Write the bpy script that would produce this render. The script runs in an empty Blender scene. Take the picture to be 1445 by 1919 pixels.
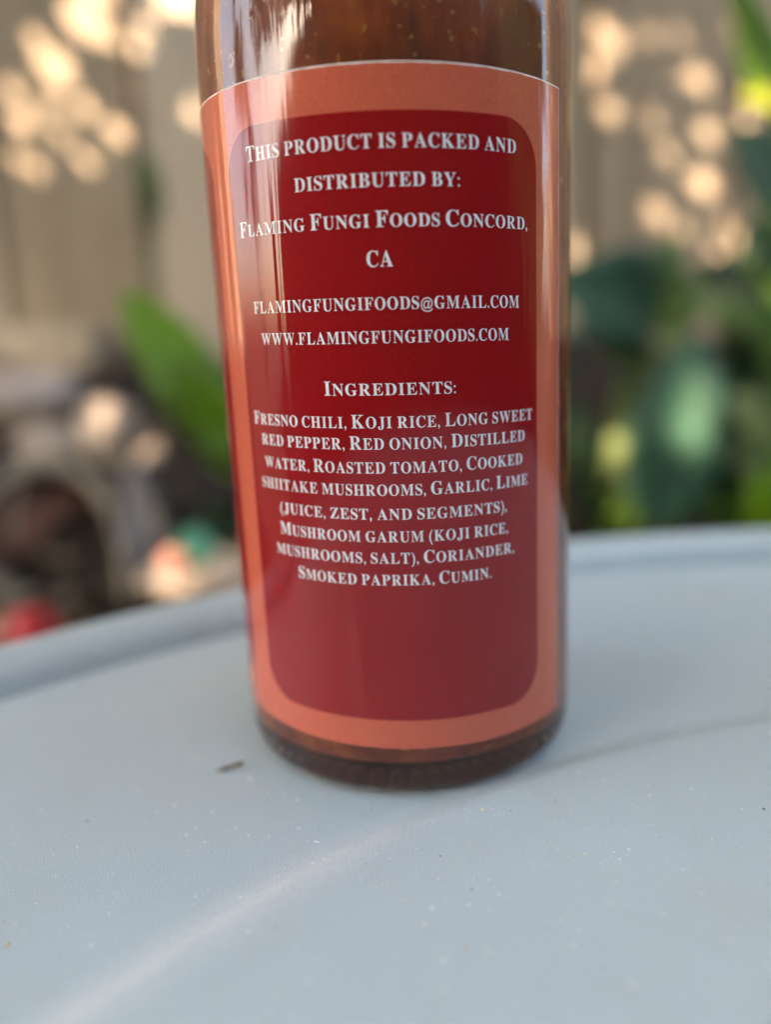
import bpy, math, random
import numpy as np
from mathutils import Matrix, Vector

random.seed(7)
rng = np.random.default_rng(7)
scene = bpy.context.scene
COL = scene.collection
MM = 0.001

# ------------------------------------------------------------------ camera
F_PX, IMG_W, IMG_H = 1491.2, 1445.0, 1919.0
PITCH, ROLL, EYE = math.radians(12.88), math.radians(2.71), 57.5 * MM
cam = bpy.data.cameras.new('camera')
cam_ob = bpy.data.objects.new('camera', cam)
COL.objects.link(cam_ob)
cam.sensor_fit = 'VERTICAL'
cam.sensor_height = 24.0
cam.lens = F_PX / IMG_H * 24.0
cam.clip_start, cam.clip_end = 0.004, 500.0
cam_ob.matrix_world = (Matrix.Translation((0, 0, EYE)) @ Matrix.Rotation(math.pi / 2 - PITCH, 4, 'X')
                       @ Matrix.Rotation(-ROLL, 4, 'Z'))
cam.dof.use_dof = True
cam.dof.focus_distance = 0.0885
cam.dof.aperture_fstop = cam.lens / 4.5          # a 4.5 mm wide pupil
scene.camera = cam_ob

# ------------------------------------------------------------------ light
SUN_DIR = Vector((-0.52, -0.62, 0.58)).normalized()     # towards the sun, behind the camera's left shoulder
world = bpy.data.worlds.new('World')
scene.world = world
world.use_nodes = True
wn = world.node_tree
sky = wn.nodes.new('ShaderNodeTexSky')
sky.sky_type = 'NISHITA'
sky.sun_disc = False
sky.sun_elevation = math.asin(SUN_DIR.z)
sky.sun_rotation = math.atan2(SUN_DIR.x, SUN_DIR.y)
sky.air_density, sky.dust_density, sky.ozone_density = 1.0, 4.0, 0.3
wn.nodes['Background'].inputs['Strength'].default_value = 0.15
wn.links.new(sky.outputs[0], wn.nodes['Background'].inputs['Color'])
sun = bpy.data.lights.new('sun', 'SUN')
sun.energy, sun.angle, sun.color = 4.0, math.radians(0.53), (1.0, 0.79, 0.64)
sun_ob = bpy.data.objects.new('sun', sun)
COL.objects.link(sun_ob)
sun_ob.rotation_euler = SUN_DIR.to_track_quat('Z', 'Y').to_euler()
sun_ob.location = SUN_DIR * 8

scene.view_settings.view_transform = 'Standard'
scene.view_settings.look = 'None'
scene.view_settings.gamma = 1.0
scene.view_settings.exposure = 3.03
scene.view_settings.use_white_balance = True      # the photograph is balanced for open shade
scene.view_settings.white_balance_temperature = 7100
scene.render.engine = 'CYCLES'
scene.cycles.use_denoising = True
scene.cycles.use_adaptive_sampling = True
scene.cycles.adaptive_threshold = 0.025
scene.cycles.max_bounces = 8
scene.cycles.transmission_bounces = 8
scene.cycles.sample_clamp_indirect = 6.0


# ------------------------------------------------------------------ helpers
def srgb(r, g, b):
    f = lambda c: (c / 255 / 12.92) if c <= 10 else (((c / 255) + 0.055) / 1.055) ** 2.4
    return (f(r), f(g), f(b), 1.0)


def unpix(px, py, Y):
    """the point at forward distance Y (m) that stands at a place of the photograph; used only to lay the garden out"""
    u, v = px - IMG_W / 2, py - IMG_H / 2
    c, s = math.cos(-ROLL), math.sin(-ROLL)
    u, v = c * u + s * v, -s * u + c * v
    d = Vector((u, F_PX * math.cos(PITCH) - v * math.sin(PITCH) * 1.0, -F_PX * math.sin(PITCH) - v * math.cos(PITCH)))
    k = Y / d.y
    return Vector((d.x * k, Y, EYE + d.z * k))


class Mat:
    """small node-material builder"""
    def __init__(self, name, color, rough=0.5, **kw):
        self.m = bpy.data.materials.new(name)
        self.m.use_nodes = True
        self.n, self.l = self.m.node_tree.nodes, self.m.node_tree.links
        self.b = self.n['Principled BSDF']
        self.b.inputs['Base Color'].default_value = color
        self.b.inputs['Roughness'].default_value = rough
        for k, v in kw.items():
            self.b.inputs[k.replace('_', ' ')].default_value = v

    def coord(self, scale=(1, 1, 1), kind='Object', rot=(0, 0, 0)):
        t = self.n.new('ShaderNodeTexCoord')
        mp = self.n.new('ShaderNodeMapping')
        mp.inputs['Scale'].default_value = scale
        mp.inputs['Rotation'].default_value = rot
        self.l.new(t.outputs[kind], mp.inputs['Vector'])
        return mp.outputs[0]

    def noise(self, scale, detail=4, rough=0.55, vec=None, dist=0.0):
        t = self.n.new('ShaderNodeTexNoise')
        t.inputs['Scale'].default_value = scale
        t.inputs['Detail'].default_value = detail
        t.inputs['Roughness'].default_value = rough
        t.inputs['Distortion'].default_value = dist
        self.l.new(vec if vec is not None else self.coord(), t.inputs['Vector'])
        return t.outputs['Fac']

    def ramp(self, fac, stops):
        r = self.n.new('ShaderNodeValToRGB')
        e = r.color_ramp.elements
        while len(e) < len(stops):
            e.new(0.5)
        for el, (p, c) in zip(e, stops):
            el.position, el.color = p, c
        self.l.new(fac, r.inputs[0])
        return r.outputs[0]

    def mix(self, fac, a, b, mode='MIX'):
        x = self.n.new('ShaderNodeMix')
        x.data_type, x.blend_type = 'RGBA', mode
        for i, v in ((0, fac), (6, a), (7, b)):
            if hasattr(v, 'is_linked') or hasattr(v, 'links'):
                self.l.new(v, x.inputs[i])
            else:
                x.inputs[i].default_value = v
        return x.outputs[2]

    def to(self, sock, name):
        self.l.new(sock, self.b.inputs[name])
        return self

    def bump(self, height, strength, dist, target='Normal', prev=None):
        bn = self.n.new('ShaderNodeBump')
        bn.inputs['Strength'].default_value = strength
        bn.inputs['Distance'].default_value = dist
        self.l.new(height, bn.inputs['Height'])
        if prev is not None:
            self.l.new(prev, bn.inputs['Normal'])
        self.l.new(bn.outputs[0], self.b.inputs[target])
        return bn.outputs[0]


def mesh_obj(name, verts, faces, mat, parent=None, smooth=True, loc=None):
    me = bpy.data.meshes.new(name)
    me.from_pydata([tuple(v) for v in verts], [], [tuple(f) for f in faces])
    me.update()
    if smooth:
        me.polygons.foreach_set('use_smooth', [True] * len(me.polygons))
    if mat is not None:
        me.materials.append(mat.m if isinstance(mat, Mat) else mat)
    o = bpy.data.objects.new(name, me)
    COL.objects.link(o)
    if parent is not None:
        o.parent = parent
    if loc is not None:
        o.location = loc
    return o


def tag(o, label=None, cat=None, group=None, kind=None):
    for k, v in (('label', label), ('category', cat), ('group', group), ('kind', kind)):
        if v:
            o[k] = v
    return o


def empty(name, loc, label, cat, group=None):
    o = bpy.data.objects.new(name, None)
    o.empty_display_size = 0.02
    COL.objects.link(o)
    o.location = loc
    return tag(o, label, cat, group)


def lathe(profile, seg, close=False):
    """profile: (r, z) list; a point with r == 0 becomes a pole"""
    V, Fc, rings = [], [], []
    for r, z in profile:
        if r <= 1e-9:
            rings.append([len(V)])
            V.append((0, 0, z))
        else:
            rings.append(list(range(len(V), len(V) + seg)))
            V += [(r * math.cos(2 * math.pi * i / seg), r * math.sin(2 * math.pi * i / seg), z) for i in range(seg)]
    pairs = list(zip(rings[:-1], rings[1:]))
    if close:
        pairs.append((rings[-1], rings[0]))
    for a, b in pairs:
        for i in range(seg):
            j = (i + 1) % seg
            if len(a) == 1 and len(b) == 1:
                continue
            if len(a) == 1:
                Fc.append((a[0], b[j], b[i]))
            elif len(b) == 1:
                Fc.append((a[i], a[j], b[0]))
            else:
                Fc.append((a[i], a[j], b[j], b[i]))
    return V, Fc


def smooth_profile(pts, sub=6):
    """Catmull-Rom through (r, z) points"""
    P = [np.array(p, float) for p in pts]
    out = []
    for i in range(len(P) - 1):
        p0, p1, p2, p3 = P[max(i - 1, 0)], P[i], P[i + 1], P[min(i + 2, len(P) - 1)]
        for k in range(sub):
            t = k / sub
            out.append(0.5 * ((2 * p1) + (-p0 + p2) * t + (2 * p0 - 5 * p1 + 4 * p2 - p3) * t * t
                              + (-p0 + 3 * p1 - 3 * p2 + p3) * t ** 3))
    out.append(P[-1])
    return [(max(float(a), 0.0), float(b)) for a, b in out]


def tube(path, radii, seg=10, cap=True):
    V, Fc = [], []
    path = [Vector(p) for p in path]
    n = len(path)
    up = Vector((0.3, 0.2, 0.9))
    for i, p in enumerate(path):
        t = (path[min(i + 1, n - 1)] - path[max(i - 1, 0)]).normalized()
        a = t.cross(up)
        a = a.normalized() if a.length > 1e-6 else Vector((1, 0, 0))
        b = t.cross(a)
        for k in range(seg):
            w = 2 * math.pi * k / seg
            V.append(p + (a * math.cos(w) + b * math.sin(w)) * radii[i])
    for i in range(n - 1):
        for k in range(seg):
            j = (k + 1) % seg
            Fc.append((i * seg + k, i * seg + j, (i + 1) * seg + j, (i + 1) * seg + k))
    if cap:
        Fc.append(tuple(range(seg))[::-1])
        Fc.append(tuple(range((n - 1) * seg, n * seg)))
    return V, Fc


def box(x0, x1, y0, y1, z0, z1, bev=0.0, rough=0.0):
    """a bevelled box (chamfered vertical and end edges)"""
    b = bev
    ring = [(x0 + b, y0), (x1 - b, y0), (x1, y0 + b), (x1, y1 - b), (x1 - b, y1), (x0 + b, y1), (x0, y1 - b), (x0, y0 + b)]
    cx, cy = (x0 + x1) / 2, (y0 + y1) / 2
    V = []
    for z, s in ((z0, b), (z0 + b, 0), (z1 - b, 0), (z1, b)):
        for x, y in ring:
            V.append((x + (s if x < cx else -s) + random.uniform(-rough, rough), y + (s if y < cy else -s), z))
    Fc = [tuple(range(8))[::-1], tuple(range(24, 32))]
    for r in range(3):
        for k in range(8):
            j = (k + 1) % 8
            Fc.append((r * 8 + k, r * 8 + j, (r + 1) * 8 + j, (r + 1) * 8 + k))
    return V, Fc


# ------------------------------------------------------------------ materials
m_table = Mat('table_plastic', (0.42, 0.50, 0.55, 1), 0.38)
c1 = m_table.noise(9, 3)
clean = m_table.ramp(c1, [(0.3, (0.41, 0.515, 0.565, 1)), (0.7, (0.465, 0.57, 0.615, 1))])
grime = m_table.ramp(m_table.noise(34, 9, 0.72), [(0.52, (0, 0, 0, 1)), (0.80, (0.42, 0.42, 0.42, 1))])
speck = m_table.ramp(m_table.noise(1500, 2, 0.5), [(0.66, (0, 0, 0, 1)), (0.74, (0.4, 0.4, 0.4, 1))])
tcol = m_table.mix(grime, clean, (0.36, 0.37, 0.33, 1))
tcol = m_table.mix(speck, tcol, (0.66, 0.70, 0.70, 1))
# pale ridge streak: scuffing, with its highlight painted into the colour towards the left
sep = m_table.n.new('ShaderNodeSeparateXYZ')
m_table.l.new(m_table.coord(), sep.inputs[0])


def tmath(op, a, b=None, c=None):
    n = m_table.n.new('ShaderNodeMath')
    n.operation = op
    for k_, v_ in enumerate((a, b, c)):
        if v_ is None:
            continue
        if isinstance(v_, (int, float)):
            n.inputs[k_].default_value = v_
        else:
            m_table.l.new(v_, n.inputs[k_])
    return n.outputs[0]


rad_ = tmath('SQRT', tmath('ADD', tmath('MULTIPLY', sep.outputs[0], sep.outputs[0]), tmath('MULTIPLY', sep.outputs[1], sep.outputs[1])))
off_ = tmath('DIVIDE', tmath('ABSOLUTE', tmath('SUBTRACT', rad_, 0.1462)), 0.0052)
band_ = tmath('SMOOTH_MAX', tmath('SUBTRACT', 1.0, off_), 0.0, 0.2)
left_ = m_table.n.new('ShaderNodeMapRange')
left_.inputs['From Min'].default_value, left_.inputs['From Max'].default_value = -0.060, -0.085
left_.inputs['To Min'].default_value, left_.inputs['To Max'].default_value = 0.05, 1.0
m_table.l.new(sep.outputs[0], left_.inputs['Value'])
worn_sheen_ = m_table.ramp(m_table.noise(900, 5, 0.7), [(0.30, (0.25, 0.25, 0.25, 1)), (0.62, (1, 1, 1, 1))])
scuff_sheen_ = tmath('MULTIPLY', tmath('MULTIPLY', tmath('MULTIPLY', band_, left_.outputs[0]), worn_sheen_), 0.42)
m_table.to(m_table.mix(scuff_sheen_, tcol, (0.80, 0.81, 0.86, 1)), 'Base Color')
m_table.to(m_table.ramp(m_table.noise(60, 5, 0.65), [(0.35, (0.30,) * 3 + (1,)), (0.7, (0.46,) * 3 + (1,))]), 'Roughness')
bb = m_table.bump(m_table.noise(4200, 2, 0.6), 0.7, 0.00015)
bb = m_table.bump(m_table.noise(1.0, 3, 0.7, m_table.coord((2600, 60, 60), rot=(0, 0, 0.6))), 0.25, 0.0001, prev=bb)
m_table.bump(m_table.noise(70, 2), 0.25, 0.0006, prev=bb)

m_glass = Mat('clear_glass', (0.97, 0.98, 0.97, 1), 0.0, Transmission_Weight=1.0, IOR=1.5)
m_sauce = Mat('chili_sauce', (0.2, 0.04, 0.01, 1), 0.45, Subsurface_Weight=0.9, Subsurface_Scale=0.008)
m_sauce.b.inputs['Subsurface Radius'].default_value = (1.0, 0.35, 0.12)
sv = m_sauce.coord((220, 220, 90))
m_sauce.to(m_sauce.ramp(m_sauce.noise(1.0, 6, 0.65, sv), [(0.28, (0.16, 0.022, 0.004, 1)), (0.52, (0.40, 0.070, 0.009, 1)),
                                                        (0.72, (0.58, 0.15, 0.02, 1))]), 'Base Color')
sbase = m_sauce.b.inputs['Base Color'].links[0].from_socket
m_sauce.to(m_sauce.mix(m_sauce.ramp(m_sauce.noise(900, 2, 0.5), [(0.66, (0, 0, 0, 1)), (0.70, (0.8, 0.8, 0.8, 1))]), sbase, (0.70, 0.30, 0.07, 1)), 'Base Color')


def printed(name, color, rough=0.4):
    m = Mat(name, color, rough, Specular_IOR_Level=0.0, Coat_Weight=1.0, Coat_Roughness=0.085, Coat_IOR=1.52)
    v = m.coord((1, 1, 1))
    g = m.noise(3200, 2, 0.5, v)
    dark = tuple(c * 0.93 for c in color[:3]) + (1,)
    lite = tuple(min(1, c * 1.06) for c in color[:3]) + (1,)
    m.to(m.ramp(g, [(0.35, dark), (0.65, lite)]), 'Base Color')
    # the laminate has faint vertical ripples that break up its reflections
    rip = m.noise(1.0, 3, 0.5, m.coord((200, 200, 12)), 0.5)
    m.bump(rip, 0.36, 0.0007, 'Coat Normal')
    return m


m_border = printed('label_salmon_print', srgb(203, 99, 76))
m_red = printed('label_red_print', srgb(150, 22, 27))
m_white = printed('label_white_print', (0.84, 0.84, 0.88, 1))
m_cap = Mat('black_cap_plastic', (0.02, 0.02, 0.02, 1), 0.4)

m_wood = []
for k, (a, b) in enumerate([((0.31, 0.245, 0.165), (0.52, 0.425, 0.30)), ((0.38, 0.305, 0.22), (0.60, 0.50, 0.37)),
                            ((0.22, 0.17, 0.115), (0.40, 0.32, 0.22))]):
    m = Mat('weathered_board', a + (1,), 0.85)
    v = m.coord((26, 26, 1.6))
    m.to(m.ramp(m.noise(1.6, 7, 0.65, v, 0.6), [(0.3, a + (1,)), (0.72, b + (1,))]), 'Base Color')
    m.bump(m.noise(3.0, 6, 0.7, v), 0.6, 0.002)
    m_wood.append(m)

m_soil = Mat('garden_soil', (0.03, 0.022, 0.015, 1), 0.95)
m_soil.to(m_soil.ramp(m_soil.noise(38, 8, 0.7), [(0.3, (0.008, 0.006, 0.004, 1)), (0.55, (0.026, 0.018, 0.011, 1)),
                                               (0.78, (0.08, 0.058, 0.037, 1))]), 'Base Color')
m_soil.bump(m_soil.noise(90, 8, 0.7), 1.0, 0.01)


def leaf_mat(name, col, rough=0.42, trans=0.35):
    m = Mat(name, col, rough)
    dark = tuple(c * 0.72 for c in col[:3]) + (1,)
    lite = tuple(min(1, c * 1.25) for c in col[:3]) + (1,)
    base = m.ramp(m.noise(30, 4), [(0.3, dark), (0.7, lite)])
    m.to(base, 'Base Color')
    tr = m.n.new('ShaderNodeBsdfTranslucent')
    tint = m.mix(0.5, base, tuple(col[:3]) + (1,))
    m.l.new(tint, tr.inputs[0])
    mx = m.n.new('ShaderNodeMixShader')
    mx.inputs[0].default_value = trans
    m.l.new(m.b.outputs[0], mx.inputs[1])
    m.l.new(tr.outputs[0], mx.inputs[2])
    m.l.new(mx.outputs[0], m.n['Material Output'].inputs['Surface'])
    return m


m_lf = {
    'bright': leaf_mat('bright_green_leaf', (0.15, 0.30, 0.010, 1)),
    'teal': leaf_mat('blue_green_leaf', (0.06, 0.155, 0.10, 1)),
    'dark': leaf_mat('dark_green_leaf', (0.04, 0.10, 0.03, 1)),
    'mid': leaf_mat('mid_green_leaf', (0.11, 0.21, 0.035, 1)),
    'pale': leaf_mat('pale_green_leaf', (0.30, 0.38, 0.14, 1)),
    'yellow': leaf_mat('yellow_green_leaf', (0.34, 0.38, 0.02, 1)),
    'tree': leaf_mat('tree_leaf', (0.05, 0.10, 0.02, 1), 0.5, 0.2),
}
m_bark = Mat('bark', (0.10, 0.075, 0.05, 1), 0.9)
m_bark.bump(m_bark.noise(14, 7, 0.7, m_bark.coord((3, 3, 0.6))), 1.0, 0.03)

# ------------------------------------------------------------------ ground
BED_LOW, BED_HIGH = -0.20, 0.035


def bed(x, y):
    t = min(max((y - 0.47) / 0.30, 0), 1)
    z = BED_LOW + (BED_HIGH - BED_LOW) * t * t * (3 - 2 * t)
    return z + 0.006 * math.sin(31 * x + 11 * y) * t + 0.004 * math.sin(57 * y - 23 * x) * t


xs = [-60, -20, -8, -4, -2] + list(np.linspace(-1.2, 1.2, 97)) + [2, 4, 8, 20, 60]
ys = [-60, -20, -8, -4, -2, -1, -0.5, 0.0, 0.3] + list(np.linspace(0.42, 1.0, 47)) + [1.5, 3, 8, 20, 60]
V = [(x, y, bed(x, y) + (random.gauss(0, 0.0022) if 0.45 < y < 1 and abs(x) < 1.2 else 0)) for y in ys for x in xs]
nx = len(xs)
Fc = [(j * nx + i, j * nx + i + 1, (j + 1) * nx + i + 1, (j + 1) * nx + i) for j in range(len(ys) - 1) for i in range(nx - 1)]
ground = mesh_obj('ground', V, Fc, m_soil)
tag(ground, 'dark garden soil banked up towards the fence', kind='structure')

# ------------------------------------------------------------------ fence
FY = 0.80
fence = empty('board_fence', (0, FY, 0.0), 'tall fence of weathered grey brown vertical boards behind the bottle', 'fence')
x = -0.210 - 0.1405 * 12
k = 0
while x < 2.0:
    w = 0.131 + random.uniform(-0.003, 0.003)
    off = random.uniform(-0.004, 0.004) + (0.006 if k % 3 == 1 else 0)
    lean = random.uniform(-0.002, 0.002)
    V, Fc = box(x, x + w, off, off + 0.018, random.uniform(-0.03, 0.0), 1.80 + random.uniform(-0.01, 0.01), 0.002)
    V = [(a + lean * c, b, c) for a, b, c in V]
    o = mesh_obj('board', V, Fc, m_wood[(k * 7 + k // 3) % 3], fence, smooth=False)
    V, Fc = box(x + w - 0.035, x + w + 0.045, 0.0305, 0.0365, 0.0, 1.79, 0.001)
    mesh_obj('batten', V, Fc, m_wood[2], fence, smooth=False)
    x += 0.1405
    k += 1
for z in (0.25, 1.45):
    V, Fc = box(-1.95, 2.05, 0.037, 0.075, z, z + 0.088, 0.003)
    V = [(a, b, c) for a, b, c in V]
    mesh_obj('rail', V, Fc, m_wood[0], fence, smooth=False)
V, Fc = box(-1.95, -0.27, -0.034, -0.008, 0.02, 0.075, 0.003)
mesh_obj('kick_board', V, Fc, m_wood[1], fence, smooth=False)

# ------------------------------------------------------------------ table
TC = Vector((0.080, -0.040, 0.0))
prof = ([(0.0, 1.9), (60, 1.9), (120, 1.9), (140, 1.9)] +
        smooth_profile([(142.6, 1.9), (144.6, 1.66), (146.5, 0.95), (148.4, 0.24), (150.4, 0.0), (153, 0.0)], 4) +
        [(175, 0.0), (200, 0.0)] +
        smooth_profile([(210, 0.0), (213.5, 0.25), (216.2, 0.75), (217.8, 0.3), (218.8, -1.6), (220.2, -3.4), (221.4, -2.2), (222.2, 0.8), (223.4, 3.0),
                        (226.0, 4.7), (229.2, 5.5), (231.6, 4.8), (232.8, 2.6), (233.0, -2), (233.0, -20), (232.2, -22)], 5) +
        smooth_profile([(230.6, -22), (230.2, -19), (230.0, -6), (226, -3.4), (150, -3.4), (60, -4.0), (0, -4.0)], 3))
V, Fc = lathe([(r * MM, z * MM) for r, z in prof], 360)
table = empty('round_side_table', TC, 'round pale blue grey plastic side table with raised rim under the bottle', 'table')
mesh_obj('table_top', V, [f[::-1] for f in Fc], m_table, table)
for a in (90, 210, 330):
    c, s = math.cos(math.radians(a)), math.sin(math.radians(a))
    V, Fc = tube([(0.17 * c, 0.17 * s, -0.004), (0.185 * c, 0.185 * s, -0.1), (0.20 * c, 0.20 * s, -0.203)], [0.018, 0.016, 0.014], 20)
    mesh_obj('leg', V, Fc, m_table, table)

# ------------------------------------------------------------------ bottle
R = 23.5
BX, BY = 2.42, 112.0
FACE = math.atan2(BX, BY)                       # the label faces the camera's side of the table
bottle = empty('sauce_bottle', (BX * MM, BY * MM, 0.0003),
               'clear glass bottle of orange brown chili sauce standing on the round table', 'bottle')
outer = smooth_profile([(0, 2.2), (10, 2.0), (15, 1.4), (18.0, 0.5), (19.8, 0.05), (21.2, 0.1), (22.5, 0.9), (23.25, 2.3), (23.5, 4.4)], 6)[:-1] + \
    [(23.5, 4.4), (23.5, 30), (23.5, 60), (23.5, 86)] + \
    smooth_profile([(23.5, 88.5), (23.4, 92), (22.9, 97), (21.6, 103), (18.6, 110.5), (15.3, 118), (13.2, 127), (12.4, 136), (12.2, 148)], 6) + \
    [(13.2, 149), (13.4, 152), (12.2, 153), (12.0, 164), (11.4, 165.0)]
inner = [(7.5, 165.0), (7.0, 163), (7.2, 150)] + \
    smooth_profile([(9.6, 136), (10.6, 127), (12.9, 118), (16.3, 110.5), (19.4, 103), (20.9, 97), (21.5, 90)], 5) + \
    [(21.6, 60), (21.6, 13)] + smooth_profile([(21.6, 6.4), (21.25, 5.0), (20.0, 4.2), (15, 4.4), (8, 5.0), (0, 5.4)], 6)
V, Fc = lathe([(r * MM, z * MM) for r, z in outer + inner], 512)
for q, v in enumerate(V):                       # stippled bearing ring under the base, plus heel flutes added to make glints
    rr_ = math.hypot(v[0], v[1]) / MM
    if v[2] < 0.0018 and 15 < rr_ < 22.6:
        a_ = math.atan2(v[1], v[0])
        f_ = 1 - 0.009 * (0.5 + 0.5 * math.sin(58 * a_ + 2.0 * math.sin(7 * a_))) * max(0.0, 1 - v[2] / 0.0018) * (1 if rr_ > 20 else 0)
        V[q] = (v[0] * f_, v[1] * f_, v[2] + 0.0004 * (1 + math.sin(50 * a_ + 1.5 * math.sin(5 * a_))) * min(1, (rr_ - 15) / 2, (22.7 - rr_) / 0.8))
mesh_obj('glass', V, Fc, m_glass, bottle)
sau = [(0, 5.35)] + smooth_profile([(8, 4.95), (15, 4.35), (20.05, 4.15), (21.3, 4.95), (21.65, 6.4)], 6) + \
    [(21.65, 13), (21.65, 60)] + smooth_profile([(21.55, 90), (20.95, 97), (19.45, 103), (16.35, 110.5), (12.95, 118), (10.65, 127), (10.0, 132)], 5) + [(0, 132)]
V, Fc = lathe([(r * MM, z * MM) for r, z in sau], 192)
mesh_obj('sauce', V, Fc, m_sauce, bottle)
cap = smooth_profile([(0, 171), (11, 171), (13.6, 170.2), (14.2, 168)], 4) + [(14.2, 153.6), (13.7, 153.2), (12.3, 153.2), (12.3, 166), (0, 166.2)]
V, Fc = lathe([(r * MM, z * MM) for r, z in cap], 96)
mesh_obj('cap', V, Fc, m_cap, bottle)

SKEW = -0.55                                    # the label was stuck on slightly crooked (mm of height per radian)


def wrap(ph, z, rad):
    a = ph - FACE
    return (rad * math.sin(a) * MM, -rad * math.cos(a) * MM, (z + SKEW * ph) * MM)


LZ0, LZ1, LP0, LP1 = 7.13, 83.64, -4.35, 1.003
nseg = 340
V, Fc = [], []
for rad in (R + 0.10, R + 0.012):
    for i in range(nseg + 1):
        ph = LP0 + (LP1 - LP0) * i / nseg
        for z in (LZ0, LZ0 + 0.05, 20, 40, 60, LZ1 - 0.05, LZ1):
            V.append(wrap(ph, z, rad))
n1 = (nseg + 1) * 7
for i in range(nseg):
    for j in range(6):
        a = i * 7 + j
        Fc.append((a, a + 7, a + 8, a + 1))
        Fc.append((n1 + a, n1 + a + 1, n1 + a + 8, n1 + a + 7))
    for j in (0, 6):
        a = i * 7 + j
        q = (a, n1 + a, n1 + a + 7, a + 7)
        Fc.append(q if j == 0 else q[::-1])
for i in (0, nseg):
    for j in range(6):
        a = i * 7 + j
        q = (a, a + 1, n1 + a + 1, n1 + a)
        Fc.append(q if i == 0 else q[::-1])
label = mesh_obj('label', V, Fc, m_border, bottle)
label['label'] = 'glossy salmon paper label with a dark red panel'
me = label.data
for p in me.polygons:
    if abs(p.normal.z) > 0.5 or p.area < 1e-9:
        p.use_smooth = False


def panel(name, p0, p1, z0, z1, rc, rad):
    """rounded-corner print panel, as columns between a lower and an upper outline"""
    n = 150
    V, Fc = [], []
    W = (p1 - p0) * R
    us = sorted(set([W * i / n for i in range(n + 1)] + [rc * (1 - math.cos(math.pi / 2 * k / 12)) for k in range(13)]
                    + [W - rc * (1 - math.cos(math.pi / 2 * k / 12)) for k in range(13)]))
    for u in us:
        e = max(0.0, rc - min(u, W - u))
        d = rc - math.sqrt(max(0.0, rc * rc - e * e))
        for t in (0, 0.25, 0.5, 0.75, 1):
            z = z0 + d + (z1 - z0 - 2 * d) * t
            V.append(wrap(p0 + u / R, z, rad))
    for i in range(len(us) - 1):
        for j in range(4):
            a = i * 5 + j
            Fc.append((a, a + 5, a + 6, a + 1))
    return mesh_obj(name, V, Fc, m_red, label)


m_paper = Mat('cut_paper_edge', (0.85, 0.72, 0.66, 1), 0.6)
V, Fc = [], []
for i in range(nseg + 1):
    ph = LP0 + (LP1 - LP0) * i / nseg
    wob = 0.02 * math.sin(37 * ph) + 0.015 * math.sin(91 * ph)
    V += [wrap(ph, LZ1 - 0.13 - wob, R + 0.104), wrap(ph, LZ1 + 0.01, R + 0.106), wrap(ph, LZ1 + 0.012, R + 0.005)]
for i in range(nseg):
    a = i * 3
    Fc += [(a, a + 3, a + 4, a + 1), (a + 1, a + 4, a + 5, a + 2)]
b = len(V)
for i in range(41):
    z = LZ0 + (LZ1 - LZ0) * i / 40
    V += [wrap(LP1 - 0.005 - 0.001 * math.sin(i * 1.7), z, R + 0.104), wrap(LP1 + 0.0006, z, R + 0.106), wrap(LP1 + 0.0007, z, R + 0.005)]
for i in range(40):
    a = b + i * 3
    Fc += [(a, a + 1, a + 4, a + 3), (a + 1, a + 2, a + 5, a + 4)]
mesh_obj('paper_edge', V, Fc, m_paper, label)
panel('red_panel', -0.880, 0.775, 10.9, 79.1, 5.0, R + 0.125)
panel('red_panel', -3.95, -1.085, 10.9, 79.1, 5.0, R + 0.125)

# lettering: serif capitals and small capitals set from Blender's built-in font
tc = bpy.data.curves.new('glyph', 'FONT')
tc.resolution_u = 3
tc.offset = 0.001
to = bpy.data.objects.new('glyph', tc)
COL.objects.link(to)
GLY = {}


def glyph(ch):
    if ch not in GLY:
        tc.body = chr(0x1D400 + ord(ch) - 65) if ch.isalpha() else ch
        bpy.context.view_layer.update()
        ev = to.evaluated_get(bpy.context.evaluated_depsgraph_get())
        m = ev.to_mesh()
        v = np.array([q.co[:2] for q in m.vertices])
        f = [tuple(p.vertices) for p in m.polygons]
        ev.to_mesh_clear()
        GLY[ch] = (v - [v[:, 0].min(), 0], f, v[:, 0].max() - v[:, 0].min())
    return GLY[ch]


CAPH = glyph('H')[0][:, 1].max()
LINES = [  # text, left and right ends (radians round the bottle), baseline height at the middle (mm)
    ('This product is packed and', -0.717, 0.633, 75.50, 1.62, 1.38),
    ('distributed by:', -0.440, 0.325, 71.75, 1.62, 1.36),
    ('Flaming Fungi Foods Concord,', -0.814, 0.705, 67.75, 1.64, 1.30),
    ('CA', -0.113, 0.006, 63.75, 1.62, 1.38),
    ('flamingfungifoods@gmail.com', -0.752, 0.644, 59.31, 1.5, 1.30),
    ('www.flamingfungifoods.com', -0.711, 0.575, 55.77, 1.5, 1.30),
    ('Ingredients:', -0.353, 0.280, 50.14, 1.56, 1.30),
    ('Fresno chili, Koji rice, Long sweet', -0.824, 0.733, 46.50, 1.50, 1.27),
    ('red pepper, Red onion, Distilled', -0.770, 0.676, 44.10, 1.50, 1.27),
    ('water, Roasted tomato, Cooked', -0.759, 0.658, 41.38, 1.50, 1.27),
    ('shiitake mushrooms, Garlic, Lime', -0.796, 0.694, 38.82, 1.50, 1.27),
    ('(juice, zest, and segments),', -0.670, 0.551, 36.00, 1.50, 1.27),
    ('Mushroom garum (koji rice,', -0.678, 0.557, 33.35, 1.50, 1.27),
    ('mushrooms, salt), Coriander,', -0.718, 0.594, 30.78, 1.50, 1.27),
    ('Smoked paprika, Cumin.', -0.573, 0.450, 28.14, 1.50, 1.27),
]
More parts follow.
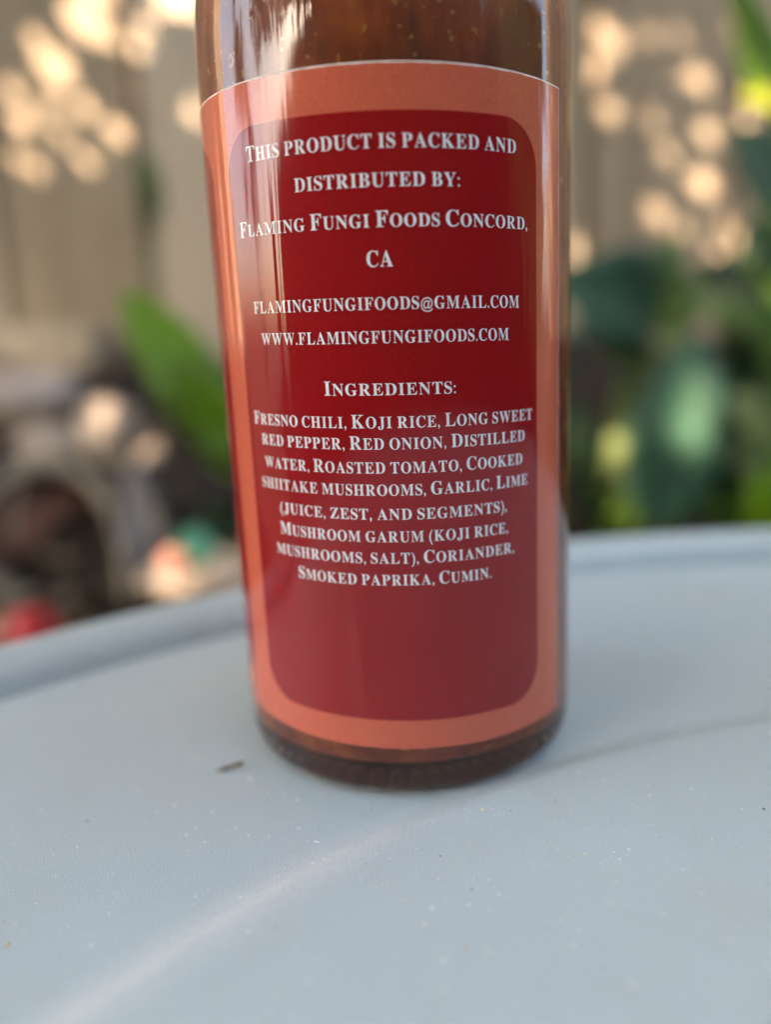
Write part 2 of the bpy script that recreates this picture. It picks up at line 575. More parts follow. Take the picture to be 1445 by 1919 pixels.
for text, pl, pr, zb, hc, hs in LINES:
    pen, items = 0.0, []
    for ch in text:
        if ch == ' ':
            pen += 0.26
            continue
        s = (hc if (ch.isupper() or ch in '()') else hs) / hs
        if ch in '()@':
            s *= 0.86
        v, f, w = glyph(ch.upper())
        items.append((pen, s, v, f))
        pen += w * s + 0.105
    pen -= 0.105
    kx = (pr - pl) * R / pen
    kz = hs / CAPH
    V, Fc = [], []
    for x0, s, v, f in items:
        b = len(V)
        for a, c in v:
            V.append(wrap(pl + (x0 + a * s) * kx / R, zb + c * s * kz, R + 0.15))
        Fc += [tuple(i + b for i in q) for q in f]
    o = mesh_obj('lettering', V, Fc, m_white, label, smooth=False)
bpy.data.objects.remove(to)

# ------------------------------------------------------------------ small things on the table
m_twig = Mat('dry_twig', (0.20, 0.16, 0.11, 1), 0.9)
V, Fc = tube([(-0.0016, -0.0008, 0.0005), (-0.0006, -0.0003, 0.0006), (0.0004, 0.0004, 0.0005), (0.0014, 0.0006, 0.0007), (0.0019, 0.0011, 0.0006)],
             [0.0001, 0.0003, 0.0002, 0.0003, 0.0001], 8)
tw = mesh_obj('twig', V, Fc, m_twig, loc=(-0.0229, 0.098, 0.0))
tag(tw, 'tiny dry brown twig lying on the table left of the bottle', 'twig')

m_dust = Mat('pale_dust', (0.62, 0.58, 0.46, 1), 0.9)
m_dust.to(m_dust.ramp(m_dust.noise(400, 1), [(0.30, (0.12, 0.10, 0.07, 1)), (0.37, (0.55, 0.48, 0.30, 1)), (0.6, (0.80, 0.80, 0.80, 1))]), 'Base Color')
V, Fc = [], []
for i in range(1700):
    while True:
        px, py = random.uniform(-0.05, 0.075), random.uniform(0.05, 0.14)
        if math.hypot(px - BX * MM, py - BY * MM) > 0.025:
            break
    r = (0.00005 + 0.00014 * random.random() ** 4) * (1.7 if random.random() < 0.06 else 1)
    rt = math.hypot(px - TC.x, py - TC.y) * 1000
    z = 0 if rt > 150.4 else (0.0019 if rt < 142.6 else None)
    if z is None:
        z = float(np.interp(rt, [142.6, 144.6, 146.5, 148.4, 150.4], [1.9, 1.66, .95, .24, 0])) * MM
    b = len(V)
    st = random.uniform(0.6, 2.2)
    an = random.uniform(0, math.pi)
    for k in range(5):
        w = 2 * math.pi * k / 5
        a, c = r * st * math.cos(w), r * math.sin(w)
        V.append((px + a * math.cos(an) - c * math.sin(an), py + a * math.sin(an) + c * math.cos(an), z + 0.00001))
    V.append((px, py, z + r * 0.9))
    Fc += [(b + k, b + (k + 1) % 5, b + 5) for k in range(5)]
tag(mesh_obj('dust', V, Fc, m_dust, smooth=False), 'pale specks of dust scattered over the table top', 'dust', kind='stuff')


# ------------------------------------------------------------------ plants
def leaf_mesh(base, tip, width, bend=0.15, fold=0.25, roll=0.0, n=14, shape=0.8, thick=0.0005):
    """a solid leaf blade from base to tip, widest at about 45 % of its length, folded along its midrib"""
    base, tip = Vector(base), Vector(tip)
    ax = tip - base
    L = ax.length
    t = ax.normalized()
    view = Vector((0, -1, 0.35)).normalized()
    side = t.cross(view).normalized()
    side = (Matrix.Rotation(roll, 3, t) @ side).normalized()
    nrm = side.cross(t).normalized()
    V, Fc = [], []
    cols = (-1, -0.55, 0, 0.55, 1)
    for layer in (0, 1):
        for i in range(n + 1):
            s = i / n
            w = width / 2 * (math.sin(math.pi * s ** shape) ** 0.8 + 0.03) * (1 + 0.04 * math.sin(9 * s + L * 300))
            c = base + ax * s + nrm * (bend * L * math.sin(math.pi * s))
            for q in cols:
                V.append(c + side * (w * q) + nrm * (fold * w * q * q - layer * thick))
    m = (n + 1) * 5
    for i in range(n):
        for j in range(4):
            a = i * 5 + j
            Fc.append((a, a + 1, a + 6, a + 5))
            Fc.append((m + a, m + a + 5, m + a + 6, m + a + 1))
        a = i * 5
        Fc.append((a, a + 5, m + a + 5, m + a))
        a = i * 5 + 4
        Fc.append((a, m + a, m + a + 5, a + 5))
    return V, Fc


def plant(name, label_, at, leaves, group='plants growing along the fence', stem='mid', cat='plant'):
    """leaves: (base px, tip px, Y base, Y tip, width mm, material, bend, roll)"""
    gx, gy = at
    root = Vector((gx, gy, bed(gx, gy) - 0.004))
    e = empty(name, root, label_, cat, group)
    for (b, t, yb, yt, w, mk, bend, rl) in leaves:
        pb, pt = unpix(*b, yb), unpix(*t, yt)
        V, Fc = leaf_mesh(pb - root, pt - root, w * MM, bend, 0.22, rl)
        mesh_obj('leaf', V, Fc, m_lf[mk], e)
        q = pb - root
        path = [Vector((q.x * u ** 1.6, q.y * u ** 1.6, q.z * u if q.z > 0 else q.z * u)) for u in np.linspace(0, 1, 8)]
        V, Fc = tube(path, [0.0032 - 0.0016 * i / 7 for i in range(8)], 8)
        mesh_obj('stem', V, Fc, m_lf[stem], e)
    return e


plant('leafy_plant', 'bright green broad leaved plant left of the bottle', (-0.075, 0.53), [
    ((440, 860), (228, 545), 0.46, 0.50, 42, 'bright', 0.10, 0.3),
    ((470, 900), (330, 660), 0.47, 0.46, 34, 'bright', 0.06, 0.1),
    ((500, 900), (560, 600), 0.50, 0.52, 40, 'mid', 0.12, 0.0),
    ((430, 1000), (385, 950), 0.50, 0.49, 16, 'dark', 0.1, 0.4),
])
plant('climbing_sprout', 'single small green sprout against the fence boards left of the bottle', (-0.215, 0.765), [
    ((290, 420), (262, 270), 0.775, 0.765, 20, 'mid', 0.1, 0.5),
])
plant('leafy_plant', 'plant with broad blue green leaves just right of the bottle', (0.165, 0.60), [
    ((1235, 590), (1030, 525), 0.58, 0.54, 64, 'teal', 0.15, -0.2),
    ((1215, 640), (1060, 620), 0.60, 0.57, 34, 'teal', 0.10, 0.4),
    ((1205, 560), (1270, 440), 0.60, 0.62, 28, 'mid', 0.1, 0.3),
    ((1160, 940), (1160, 785), 0.56, 0.55, 30, 'pale', 0.1, 0.1),
    ((1150, 1010), (1190, 890), 0.57, 0.55, 32, 'mid', 0.1, 0.3),
    ((1105, 900), (1080, 760), 0.62, 0.64, 24, 'dark', 0.1, -0.3),
    ((1230, 690), (1120, 650), 0.60, 0.58, 30, 'mid', 0.1, 0.3),
    ((1240, 640), (1330, 500), 0.61, 0.63, 34, 'mid', 0.1, -0.3),
    ((1130, 1000), (1090, 900), 0.58, 0.57, 26, 'dark', 0.1, 0.3),
])
plant('leafy_plant', 'plant with a tall upright blue green leaf in the dark bed at right', (0.20, 0.585), [
    ((1225, 985), (1310, 625), 0.53, 0.53, 66, 'teal', 0.06, -0.1),
    ((1300, 700), (1235, 640), 0.56, 0.53, 34, 'pale', 0.1, 0.4),
    ((1380, 640), (1300, 560), 0.57, 0.55, 36, 'pale', 0.12, 0.3),
    ((1330, 880), (1250, 800), 0.55, 0.53, 28, 'dark', 0.1, 0.2),
    ((1300, 960), (1360, 820), 0.56, 0.56, 36, 'dark', 0.1, -0.2),
])
plant('leafy_plant', 'tall plant with long green blades at the right edge', (0.285, 0.56), [
    ((1395, 1030), (1475, 800), 0.46, 0.47, 38, 'mid', 0.08, 0.2),
    ((1440, 1020), (1420, 880), 0.44, 0.44, 26, 'bright', 0.06, -0.1),
    ((1510, 450), (1365, 240), 0.55, 0.54, 66, 'dark', 0.12, 0.1),
    ((1490, 500), (1395, 420), 0.58, 0.60, 50, 'dark', 0.1, -0.2),
    ((1500, 235), (1388, 180), 0.47, 0.45, 20, 'yellow', 0.08, 0.3),
    ((1540, 270), (1370, -80), 0.47, 0.43, 34, 'bright', -0.10, 0.1),
    ((1470, 700), (1400, 560), 0.55, 0.53, 40, 'mid', 0.1, 0.1),
    ((1450, 860), (1370, 730), 0.52, 0.50, 30, 'pale', 0.1, 0.2),
    ((1460, 760), (1350, 690), 0.57, 0.56, 44, 'dark', 0.1, 0.1),
    ((1430, 640), (1340, 590), 0.56, 0.54, 32, 'mid', 0.1, 0.5),
    ((1400, 800), (1300, 760), 0.55, 0.52, 28, 'pale', 0.1, 0.5),
    ((1410, 880), (1320, 850), 0.55, 0.52, 26, 'pale', 0.1, 0.4),
    ((1480, 640), (1430, 500), 0.57, 0.57, 36, 'mid', 0.1, -0.2),
    ((1360, 1000), (1310, 880), 0.56, 0.54, 30, 'mid', 0.1, 0.2),
    ((1400, 560), (1310, 500), 0.62, 0.60, 40, 'dark', 0.1, 0.2),
    ((1480, 560), (1380, 500), 0.60, 0.58, 44, 'dark', 0.1, -0.1),
    ((1440, 700), (1340, 640), 0.60, 0.57, 40, 'dark', 0.1, -0.1),
    ((1490, 820), (1400, 700), 0.58, 0.55, 34, 'mid', 0.1, 0.3),
])

# ------------------------------------------------------------------ clutter in the bed
m_rock = []
for a, b in (((0.27, 0.23, 0.21), (0.48, 0.41, 0.37)), ((0.13, 0.13, 0.155), (0.26, 0.26, 0.30)), ((0.34, 0.27, 0.21), (0.54, 0.44, 0.35))):
    m = Mat('stone', a + (1,), 0.85)
    m.to(m.ramp(m.noise(40, 6, 0.65), [(0.3, a + (1,)), (0.7, b + (1,))]), 'Base Color')
    m.bump(m.noise(120, 6, 0.7), 0.8, 0.004)
    m_rock.append(m)


def rock(px, py, Y, size, mk, label_, squash=(1, 1, 0.7), cat='stone', name='stone', seed=1):
    """an angular stone whose middle stands at a place of the photograph; it beds into the bank below"""
    rr = random.Random(seed)
    c = unpix(px, py, Y)
    dirs = [Vector((rr.gauss(0, 1), rr.gauss(0, 1), rr.gauss(0, 1))).normalized() for _ in range(16)]
    cut = [rr.uniform(0.72, 0.98) for _ in dirs]
    V, Fc = [], []
    nu, nv = 28, 16
    for j in range(nv + 1):
        th = math.pi * j / nv
        for i in range(nu):
            ph = 2 * math.pi * i / nu
            d = Vector((math.sin(th) * math.cos(ph), math.sin(th) * math.sin(ph), math.cos(th)))
            r = min([1.0] + [k / max(d.dot(q), 1e-3) for q, k in zip(dirs, cut) if d.dot(q) > 0.2])
            V.append(Vector((d.x * r * squash[0], d.y * r * squash[1], d.z * r * squash[2])) * (size * MM / 2))
    for j in range(nv):
        for i in range(nu):
            k = (i + 1) % nu
            Fc.append((j * nu + i, (j + 1) * nu + i, (j + 1) * nu + k, j * nu + k))
    o = mesh_obj(name, V, Fc, mk, loc=c)
    return tag(o, label_, cat, 'stones in the planting bed')


rock(45, 745, 0.70, 95, m_rock[0], 'flat mauve grey stone at the left edge below the fence', (1.2, 0.9, 0.5), seed=3)
rock(205, 800, 0.67, 60, m_rock[2], 'pinkish stone beside the pot under the fence', (0.9, 0.9, 1.0), seed=5)
rock(120, 830, 0.70, 85, m_rock[0], 'brown grey stone between the flat stone and the pot', (1.2, 1, 0.6), seed=8)
rock(268, 985, 0.60, 62, m_rock[1], 'slate blue upright stone right of the pot', (0.55, 0.7, 1.5), seed=11)
rock(300, 870, 0.68, 60, m_rock[2], 'tan stone under the bright green leaf', (0.8, 1, 0.9), seed=14)
rock(400, 1075, 0.52, 70, m_rock[2], 'low tan stone beside the bottle just above the table rim', (1.5, 1, 0.45), seed=17)

m_clay = Mat('terracotta', (0.20, 0.075, 0.045, 1), 0.85)
m_clay.to(m_clay.ramp(m_clay.noise(35, 6, 0.65), [(0.35, (0.13, 0.05, 0.035, 1)), (0.7, (0.30, 0.15, 0.10, 1))]), 'Base Color')
m_rim = Mat('lime_crusted_clay', (0.36, 0.30, 0.22, 1), 0.9)
m_rim.to(m_rim.ramp(m_rim.noise(60, 6, 0.65), [(0.35, (0.20, 0.17, 0.13, 1)), (0.7, (0.48, 0.42, 0.34, 1))]), 'Base Color')
pc = unpix(85, 995, 0.60)
pot = empty('flower_pot', pc, 'tipped over terracotta flower pot with a pale crusted rim at left', 'flower pot')
body = [(33, -88), (35, -90), (50, -12), (46, -12), (33, -84), (0, -84), (0, -88)]
V, Fc = lathe([(r * MM, z * MM) for r, z in [(0, -90), (33, -90), (36, -87), (50, -14), (46, -14), (32, -84), (0, -84)]], 64)
mb = mesh_obj('pot_body', V, Fc, m_clay, pot, smooth=False)
V, Fc = lathe([(r * MM, z * MM) for r, z in [(46, -14.2), (50.2, -15), (56, -16), (57, -15), (57.5, -1), (56, 0), (48, 0), (46.5, -1.5)]], 64, close=True)
mr = mesh_obj('pot_rim', V, Fc, m_rim, pot, smooth=False)
V, Fc = lathe([(r * MM, z * MM) for r, z in [(0, -19), (20, -20), (40, -22), (47.5, -24), (40, -40), (0, -40)]], 48)
mesh_obj('potting_soil', V, [f[::-1] for f in Fc], m_clay, pot)
pot.rotation_euler = Vector((0.45, -0.85, 0.28)).to_track_quat('Z', 'Y').to_euler()

m_redp = Mat('red_plastic', (0.40, 0.008, 0.015, 1), 0.35)
pc = unpix(62, 1188, 0.43)
V, Fc = lathe([(r * MM, z * MM) for r, z in smooth_profile([(0, 16), (5, 15.2), (10, 12.4), (14, 7.4), (15.8, 0.5), (15, -6), (12, -11), (7, -14.6), (0, -16)], 4)], 40)
redb = mesh_obj('ball', V, [f[::-1] for f in Fc], m_redp, loc=pc)
tag(redb, 'small glossy red ball half hidden behind the table rim', 'ball')

m_greenp = Mat('green_plastic', (0.02, 0.22, 0.10, 1), 0.25)
m_orangep = Mat('orange_plastic', (0.38, 0.16, 0.11, 1), 0.25)


def bottle_cap(px, py, Y, r, mat, label_, toward):
    c = unpix(px, py, Y)
    e = smooth_profile([(0, 6), (r - 2, 6), (r - 0.3, 5.2), (r, 3.5)], 3) + [(r, -5), (r - 1, -5), (r - 1.2, 3.5), (0, 4)]
    V, Fc = lathe([(a * MM, b * MM) for a, b in e], 40)
    o = mesh_obj('bottle_cap', V, Fc, mat, loc=c)
    o.rotation_euler = Vector(toward).to_track_quat('Z', 'Y').to_euler()
    return tag(o, label_, 'cap', 'plastic caps lying in the bed')


bottle_cap(365, 1028, 0.46, 12, m_greenp, 'green plastic cap lying left of the bottle behind the rim', (0.2, -0.8, 0.5))
bottle_cap(328, 1056, 0.44, 8, m_orangep, 'small orange red cap in front of the green cap', (0.0, -0.8, 0.6))

m_dry = Mat('dry_stem', (0.34, 0.29, 0.22, 1), 0.8)
for pts, rad, lab in (
        (((20, 1010, .52), (40, 900, .53), (110, 860, .53), (190, 930, .52), (225, 1050, .51), (232, 1120, .50)), 2.0, 'pale dry stem arching over the flower pot'),
        (((250, 900, .56), (285, 960, .55), (305, 1060, .53), (300, 1130, .52)), 2.2, 'thin pale dry stem leaning beside the slate stone'),
        (((-10, 800, .60), (80, 790, .59), (170, 850, .58), (250, 870, .57)), 2.6, 'pale dry stem lying across the stones at left')):
    P = [unpix(a, b, c) for a, b, c in pts]
    base = P[-1].copy()
    V, Fc = [], []
    pr_ = smooth_profile([(i * 10.0, 0.0) for i in range(len(P))], 5)
    path = []
    for i in range(len(P) - 1):
        p0, p1, p2, p3 = P[max(i - 1, 0)], P[i], P[i + 1], P[min(i + 2, len(P) - 1)]
        for k in range(5):
            t = k / 5
            path.append(0.5 * ((2 * p1) + (p2 - p0) * t + (2 * p0 - 5 * p1 + 4 * p2 - p3) * t * t + (3 * p1 - p0 - 3 * p2 + p3) * t ** 3) - base)
    path.append(P[-1] - base)
    V, Fc = tube(path, [rad * MM * (0.55 + 0.45 * i / len(path)) for i in range(len(path))], 8)
    tag(mesh_obj('dry_stem', V, Fc, m_dry, loc=base), lab, 'stem', 'dry stems in the bed')

# dead leaves and wood chips, too many to count
m_lit = Mat('dead_leaves', (0.2, 0.14, 0.08, 1), 0.9)
m_lit.to(m_lit.ramp(m_lit.noise(23, 2), [(0.3, (0.06, 0.04, 0.025, 1)), (0.5, (0.20, 0.14, 0.09, 1)), (0.7, (0.46, 0.36, 0.26, 1))]), 'Base Color')
V, Fc = [], []
for i in range(900):
    lx, ly = random.uniform(-0.75, 0.75), random.uniform(0.40, 0.79)
    if lx > 0.02 and random.random() < 0.75:
        continue
    z = bed(lx, ly) + 0.004
    a, s, w = random.uniform(0, 6.28), random.uniform(0.010, 0.026), random.uniform(0.3, 0.6)
    d, e2 = Vector((math.cos(a), math.sin(a), random.uniform(-0.3, 0.6))), Vector((-math.sin(a), math.cos(a), random.uniform(-0.4, 0.4)))
    p = Vector((lx, ly, z))
    b = len(V)
    V += [p - d * s, p - d * s * 0.2 + e2 * s * w + Vector((0, 0, 0.003)), p + d * s, p - d * s * 0.2 - e2 * s * w + Vector((0, 0, 0.003)),
          p + Vector((0, 0, -0.002))]
    Fc += [(b, b + 1, b + 4), (b + 1, b + 2, b + 4), (b + 2, b + 3, b + 4), (b + 3, b, b + 4)]
tag(mesh_obj('leaf_litter', V, Fc, m_lit, smooth=False), 'dead brown leaves and chips covering the planting bed', 'leaf litter', kind='stuff')

# ------------------------------------------------------------------ the trees behind the camera: their shade and their gaps make the dappled light
CAN_D = 1.9
U = Vector((SUN_DIR.y, -SUN_DIR.x, 0)).normalized()
Wv = SUN_DIR.cross(U).normalized()


def plane_uv(p):
    return p.dot(U), p.dot(Wv)


GAPS = [  # where flecks of sun land: place in the photograph, distance, radius of the gap (mm)
    (145, 25, FY, 20.8), (170, -40, FY, 20.8), (90, 115, FY, 17.6), (30, 220, FY, 9.6), (15, 160, FY, 7.2), (150, 195, FY, 8.8), (210, 240, FY, 9.6),
    (195, 60, FY, 6.4), (245, 80, FY, 6.4), (310, -12, FY, 12.8), (345, -8, FY, 12.0), (150, 290, FY, 5.6), (60, 310, FY, 5.6), (355, 200, FY, 6.4),
    (1150, 80, FY, 12.0), (1110, 130, FY, 9.6), (1110, 45, FY, 6.4), (1145, 210, FY, 7.2), (1310, 150, FY, 9.6), (1415, 140, FY, 9.6),
    (1330, 250, FY, 8.0), (1320, 350, FY, 12.0), (1230, 400, FY, 12.0), (1115, 440, FY, 11.2), (1085, 470, FY, 10.4), (1370, 430, FY, 9.6), (1350, 475, FY, 7.2),
    (1395, 215, FY, 8.0), (1255, 290, FY, 5.6), (1125, 300, FY, 5.6), (1420, 205, 0.455, 8.5), (1405, 590, 0.62, 7.2), (1400, 785, 0.505, 6.0),
    (1085, 670, 0.62, 6.4), (215, 790, 0.65, 3.6), (345, 1092, 0.50, 3.5), (1330, 755, 0.53, 2.6), (1290, 650, 0.545, 2.6), (330, 1050, 0.44, 3.0),
    (1345, 752, 0.53, 2.6), (1300, 830, 0.54, 2.6), (1330, 868, 0.54, 2.8), (1165, 840, 0.55, 7), (1180, 985, 0.56, 5), (1420, 820, 0.5, 6),
    (1215, 70, FY, 4), (1275, 70, FY, 3.5), (1385, 60, FY, 5), (1225, 225, FY, 4), (1165, 375, FY, 5), (1285, 430, FY, 5),
    (1410, 330, FY, 5), (1085, 385, FY, 4), (1120, 110, FY, 6),
    (50, 55, FY, 5), (80, 190, FY, 5), (235, 160, FY, 4), (105, 245, FY, 4), (20, 290, FY, 4), (265, 40, FY, 4),
    (600, 120, FY, 11.2), (820, 300, FY, 10.4), (700, 60, FY, 11.2), (930, 160, FY, 9.6), (500, 350, FY, 9.6),
]
hole_uv = [(*plane_uv(unpix(px, py, Y)), r * MM) for px, py, Y, r in GAPS]
tv, tf = [], []


def canopy(u0, u1, w0, w1, h0, spread, gap, big, fills, res):
    """leaves that cover a window of the sun's view, spread over a depth, and leave the gaps open"""
    HU, HW, HR = (np.array([h[i] for h in hole_uv]) for i in range(3))
    HR = HR * gap
    nu_, nw_ = int((u1 - u0) / res), int((w1 - w0) / res)
    gu, gw = np.meshgrid(u0 + (np.arange(nu_) + 0.5) * res, w0 + (np.arange(nw_) + 0.5) * res, indexing='ij')
    cov = np.zeros((nu_, nw_), bool)
    hole = np.zeros_like(cov)
    for a, b, r in zip(HU, HW, HR):
        hole |= (gu - a) ** 2 + (gw - b) ** 2 < r * r

    def add_leaf(cu_, cw_, L, Wd, ang):
        ca, sa = math.cos(ang), math.sin(ang)
        du, dw = HU - cu_, HW - cw_
        a, b = du * ca + dw * sa, -du * sa + dw * ca
        if np.any((a / (L / 2 + HR)) ** 2 + (b / (Wd / 2 + HR)) ** 2 < 1.0):
            return
        i0, i1 = max(int((cu_ - L / 2 - u0) / res), 0), int((cu_ + L / 2 - u0) / res) + 2
        j0, j1 = max(int((cw_ - L / 2 - w0) / res), 0), int((cw_ + L / 2 - w0) / res) + 2
        x, y = gu[i0:i1, j0:j1] - cu_, gw[i0:i1, j0:j1] - cw_
        p, q = x * ca + y * sa, -x * sa + y * ca
        cov[i0:i1, j0:j1] |= (np.abs(q) < 0.93 * Wd * np.interp(p / L, (-0.5, -0.25, 0.15, 0.5), (0, 0.42, 0.46, 0)))
        h = h0 + rng.uniform(-spread, spread)
        n_ = len(tv)
        k1, k2 = rng.uniform(-0.5, 0.5), rng.uniform(-0.4, 0.4)
        for (p, q) in ((-0.5, 0), (-0.25, 0.42), (0.15, 0.46), (0.5, 0), (0.15, -0.46), (-0.25, -0.42)):
            p *= L
            q *= Wd
            tv.append(U * (cu_ + p * ca - q * sa) + Wv * (cw_ + p * sa + q * ca) + SUN_DIR * (h + k1 * p + k2 * abs(q)))
        tf.append((n_, n_ + 1, n_ + 2, n_ + 3))
        tf.append((n_, n_ + 3, n_ + 4, n_ + 5))

    for i in range(int((u1 - u0) * (w1 - w0) / (big * big * 0.3))):
        L = big * rng.uniform(0.7, 1.3)
        add_leaf(rng.uniform(u0, u1), rng.uniform(w0, w1), L, L * rng.uniform(0.42, 0.62), rng.uniform(0, math.pi))
    for size in fills:
        free = np.argwhere(~cov & ~hole)
        rng.shuffle(free)
        for i, j in free:
            if not cov[i, j]:
                add_leaf(gu[i, j] + rng.uniform(-res, res) / 2, gw[i, j] + rng.uniform(-res, res) / 2, size * rng.uniform(0.9, 1.2), size * 0.6,
                         rng.uniform(0, math.pi))
    return len(tf) // 2, float((~cov & ~hole).mean())


corners = [Vector(c) for c in ((-1.2, FY, 0.9), (1.2, FY, 0.9), (-1.2, FY, -0.2), (1.2, FY, -0.2), (-0.4, -0.35, 0), (0.45, -0.35, 0), (0, 0.1, 0.2))]
cu = [plane_uv(c) for c in corners]
u0, u1 = min(c[0] for c in cu) - 0.05, max(c[0] for c in cu) + 0.05
w0, w1 = min(c[1] for c in cu) - 0.05, max(c[1] for c in cu) + 0.05
CANOPY_STATS = [canopy(u0, u1, w0, w1, CAN_D, 0.25, 1.15, 0.072, (0.06, 0.04, 0.026, 0.018), 0.006)]
LOW_H = 0.36                                     # added unseen leaf layer near the fence, pierced for small crisp sun flecks
fc = [plane_uv(unpix(a, b, FY)) for a, b in ((-60, -60), (1500, -60), (-60, 560), (1500, 560))]
b0, b1, b2, b3 = (min(c[0] for c in fc), max(c[0] for c in fc), min(c[1] for c in fc), max(c[1] for c in fc))
CANOPY_STATS.append(canopy(b0, b1, b2, b3, LOW_H, 0.05, 0.5, 0.05, (0.04, 0.025, 0.016, 0.011), 0.004))


def limb_tube(pts, r0, r1):
    n = len(pts)
    return tube(pts, [r0 + (r1 - r0) * i / (n - 1) for i in range(n)], 12)


def curve_pts(a, b, sag, n=9):
    a, b = Vector(a), Vector(b)
    return [a.lerp(b, i / (n - 1)) + Vector((0, 0, sag * math.sin(math.pi * i / (n - 1)))) for i in range(n)]


tree = empty('shade_tree', (-1.3, -2.7, BED_LOW), 'leafy shade tree standing behind the camera, outside the picture on the left', 'tree')
rt = tree.location.copy()
fork = Vector((-1.3, -2.2, 1.3))
V, Fc = limb_tube(curve_pts((0, 0, -0.05), fork - rt, 0.0), 0.13, 0.09)
mesh_obj('trunk', V, Fc, m_bark, tree)
for a, b in ((0.15, 0.2), (0.5, 0.5), (0.8, 0.75), (0.3, 0.85), (0.75, 0.2)):
    end = U * (u0 + (u1 - u0) * a) + Wv * (w0 + (w1 - w0) * b) + SUN_DIR * (CAN_D + 0.45)
    V, Fc = limb_tube(curve_pts(fork - rt, end - rt, 0.12), 0.05, 0.012)
    mesh_obj('limb', V, Fc, m_bark, tree)
end = U * ((b0 + b1) / 2) + Wv * ((b2 + b3) / 2) + SUN_DIR * (LOW_H + 0.09)  # limb added to join the unseen low leaf layer to the tree
V, Fc = limb_tube(curve_pts(fork - rt, end - rt, 0.22, 16), 0.03, 0.005)
mesh_obj('limb', V, Fc, m_bark, tree)
tag(mesh_obj('crown', [v - rt for v in tv], tf, m_lf['tree'], tree, smooth=False), kind='stuff')


def far_crown(name, base, height, rad, n, label_, leafsize=0.10, squash=1.2):
    base = Vector(base)
    e = empty(name, base, label_, 'tree', 'trees behind the camera')
    V, Fc = limb_tube(curve_pts((0, 0, -0.1), (0, 0, height * 0.75), 0), height * 0.035, height * 0.012)
    mesh_obj('trunk', V, Fc, m_bark, e)
    V, Fc = [], []
    clumps = [Vector(rng.normal(0, 0.48, 3)) for _ in range(26)]
    for i in range(n):
        c = clumps[i % 26] + Vector(rng.normal(0, 0.17, 3))
        p = Vector((c.x * rad, c.y * rad, height * 0.72 + c.z * rad * squash))
        d, q = Vector(rng.normal(0, 1, 3)).normalized() * leafsize, Vector(rng.normal(0, 1, 3)).normalized() * leafsize * 0.5
        b = len(V)
        V += [p - d, p + q, p + d, p - q]
        Fc.append((b, b + 1, b + 2, b + 3))
    tag(mesh_obj('crown', V, Fc, m_lf['tree'], e, smooth=False), kind='stuff')


far_crown('garden_tree', (-5.0, 0.35, BED_LOW), 2.2, 0.45, 900, 'slim backlit tree, outside the picture on the left', 0.07, 1.6)


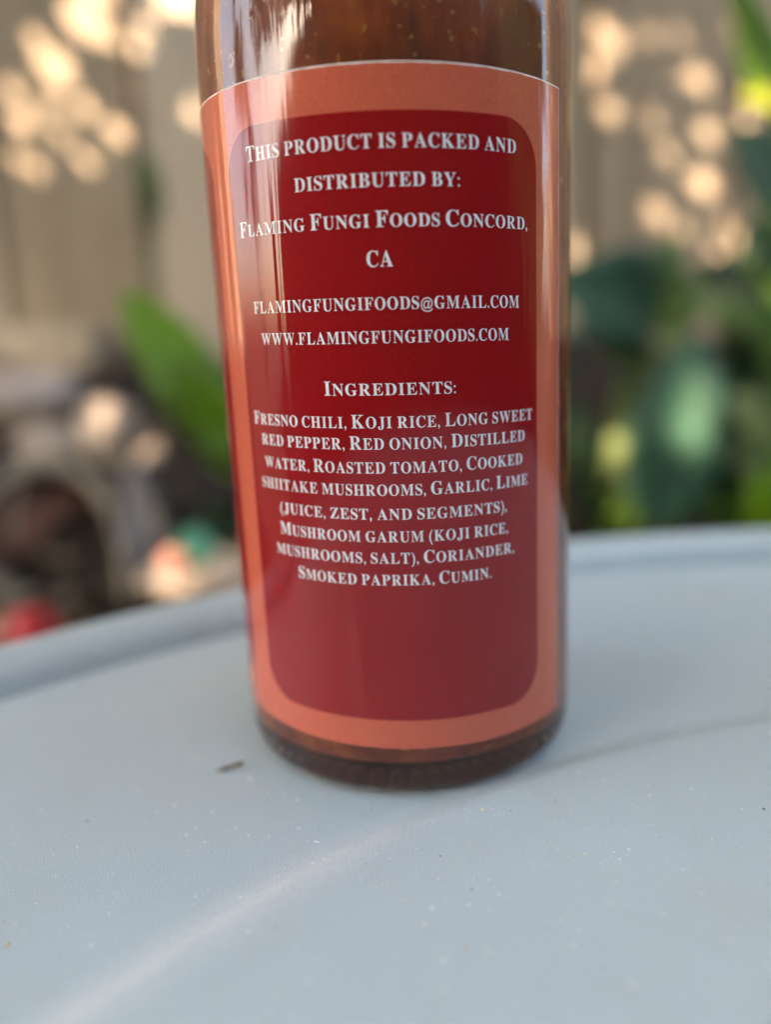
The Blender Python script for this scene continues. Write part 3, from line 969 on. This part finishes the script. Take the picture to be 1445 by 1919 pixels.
def added_hedge(name, p0, p1, depth, height, n, label_):
    """added unseen light blocker: a bumpy solid clipped heart with leaves all over it"""
    p0, p1 = Vector(p0), Vector(p1)
    ax = p1 - p0
    L = ax.length
    t = ax.normalized()
    sd = Vector((-t.y, t.x, 0))
    e = empty(name, p0, label_, 'added_hedge', 'clipped greenery added to block light')
    nu, nv = 60, 20
    V, Fc = [], []
    for i in range(nu + 1):
        for j in range(nv):
            w = 2 * math.pi * j / nv
            c, q = math.cos(w), math.sin(w)
            k = max(abs(c), abs(q))
            a, b = c / k, q / k
            f = (0.0 if i in (0, nu) else 1.0) * (1 + 0.06 * math.sin(5.1 * i / 3 + 7 * w) + rng.normal(0, 0.02))
            V.append(t * (L * i / nu) + sd * (a * depth / 2 * f) + Vector((0, 0, height / 2 + b * height / 2 * f)))
    for i in range(nu):
        for j in range(nv):
            k = (j + 1) % nv
            Fc.append((i * nv + j, i * nv + k, (i + 1) * nv + k, (i + 1) * nv + j))
    mesh_obj('heart', V, Fc, m_lf['dark'], e)
    V, Fc = [], []
    for i in range(n):
        u, w = rng.uniform(0, L), rng.uniform(0, 2 * math.pi)
        c, q = math.cos(w), math.sin(w)
        k = max(abs(c), abs(q))
        p = t * u + sd * (c / k * depth / 2 * rng.uniform(0.98, 1.16)) + Vector((0, 0, max(0.02, height / 2 + q / k * height / 2 * rng.uniform(0.98, 1.12))))
        d = Vector(rng.normal(0, 1, 3)).normalized() * rng.uniform(0.03, 0.05)
        g = Vector(rng.normal(0, 1, 3)).normalized() * 0.022
        b = len(V)
        V += [p - d, p + g, p + d, p - g]
        Fc.append((b, b + 1, b + 2, b + 3))
    tag(mesh_obj('leaves', V, Fc, m_lf['tree'], e, smooth=False), kind='stuff')


added_hedge('added_hedge', (-1.05, -1.45, BED_LOW), (2.4, -1.7, BED_LOW), 0.5, 1.55, 5000, 'clipped greenery added unseen behind the camera to block bright sky from reflections')  # added unseen greenery keeps bright low sky out of the label's reflections
added_hedge('added_hedge', (-1.0, -1.5, BED_LOW), (-4.4, -1.5, BED_LOW), 0.5, 1.0, 4500, 'low clipped greenery added unseen at back left to block bright sky from reflections')
added_hedge('added_hedge', (2.2, -1.3, BED_LOW), (2.6, 0.7, BED_LOW), 0.5, 1.15, 3500, 'lower clipped greenery added unseen on the right to block light')

# added unseen tree: its branches block sky light over the table and bottle
over = empty('sky_blocker_tree', (2.2, 1.9, BED_LOW), 'tree added unseen behind the fence, its branches blocking sky light over the table', 'tree')
ro = over.location.copy()
V, Fc = limb_tube(curve_pts((0, 0, -0.1), (-0.1, -0.1, 2.3), 0), 0.14, 0.09)
mesh_obj('trunk', V, Fc, m_bark, over)
for ex, ey in ((-0.5, -0.8), (0.6, -1.2), (2.4, -0.6), (-0.4, 1.6), (1.0, 0.6)):
    V, Fc = limb_tube(curve_pts((-0.1, -0.1, 2.25), Vector((ex, ey, 2.65)) - ro, 0.15), 0.06, 0.012)
    mesh_obj('limb', V, Fc, m_bark, over)
V, Fc = [], []
for i in range(3600):
    ox, oy = rng.uniform(-0.8, 3.4), rng.uniform(-1.5, 3.4)
    p = Vector((ox, oy, 2.45 + 0.18 * math.sin(2.3 * ox + 1.1) * math.cos(1.9 * oy) + rng.normal(0, 0.13))) - ro
    d = Vector((rng.normal(0, 1), rng.normal(0, 1), rng.normal(0, 0.4))).normalized()
    q = d.cross(Vector((rng.normal(0, 0.3), rng.normal(0, 0.3), 1))).normalized()
    L = rng.uniform(0.05, 0.09)
    b = len(V)
    V += [p - d * L, p + q * L * 0.5, p + d * L, p - q * L * 0.5]
    Fc.append((b, b + 1, b + 2, b + 3))
tag(mesh_obj('crown', V, Fc, m_lf['tree'], over, smooth=False), kind='stuff')
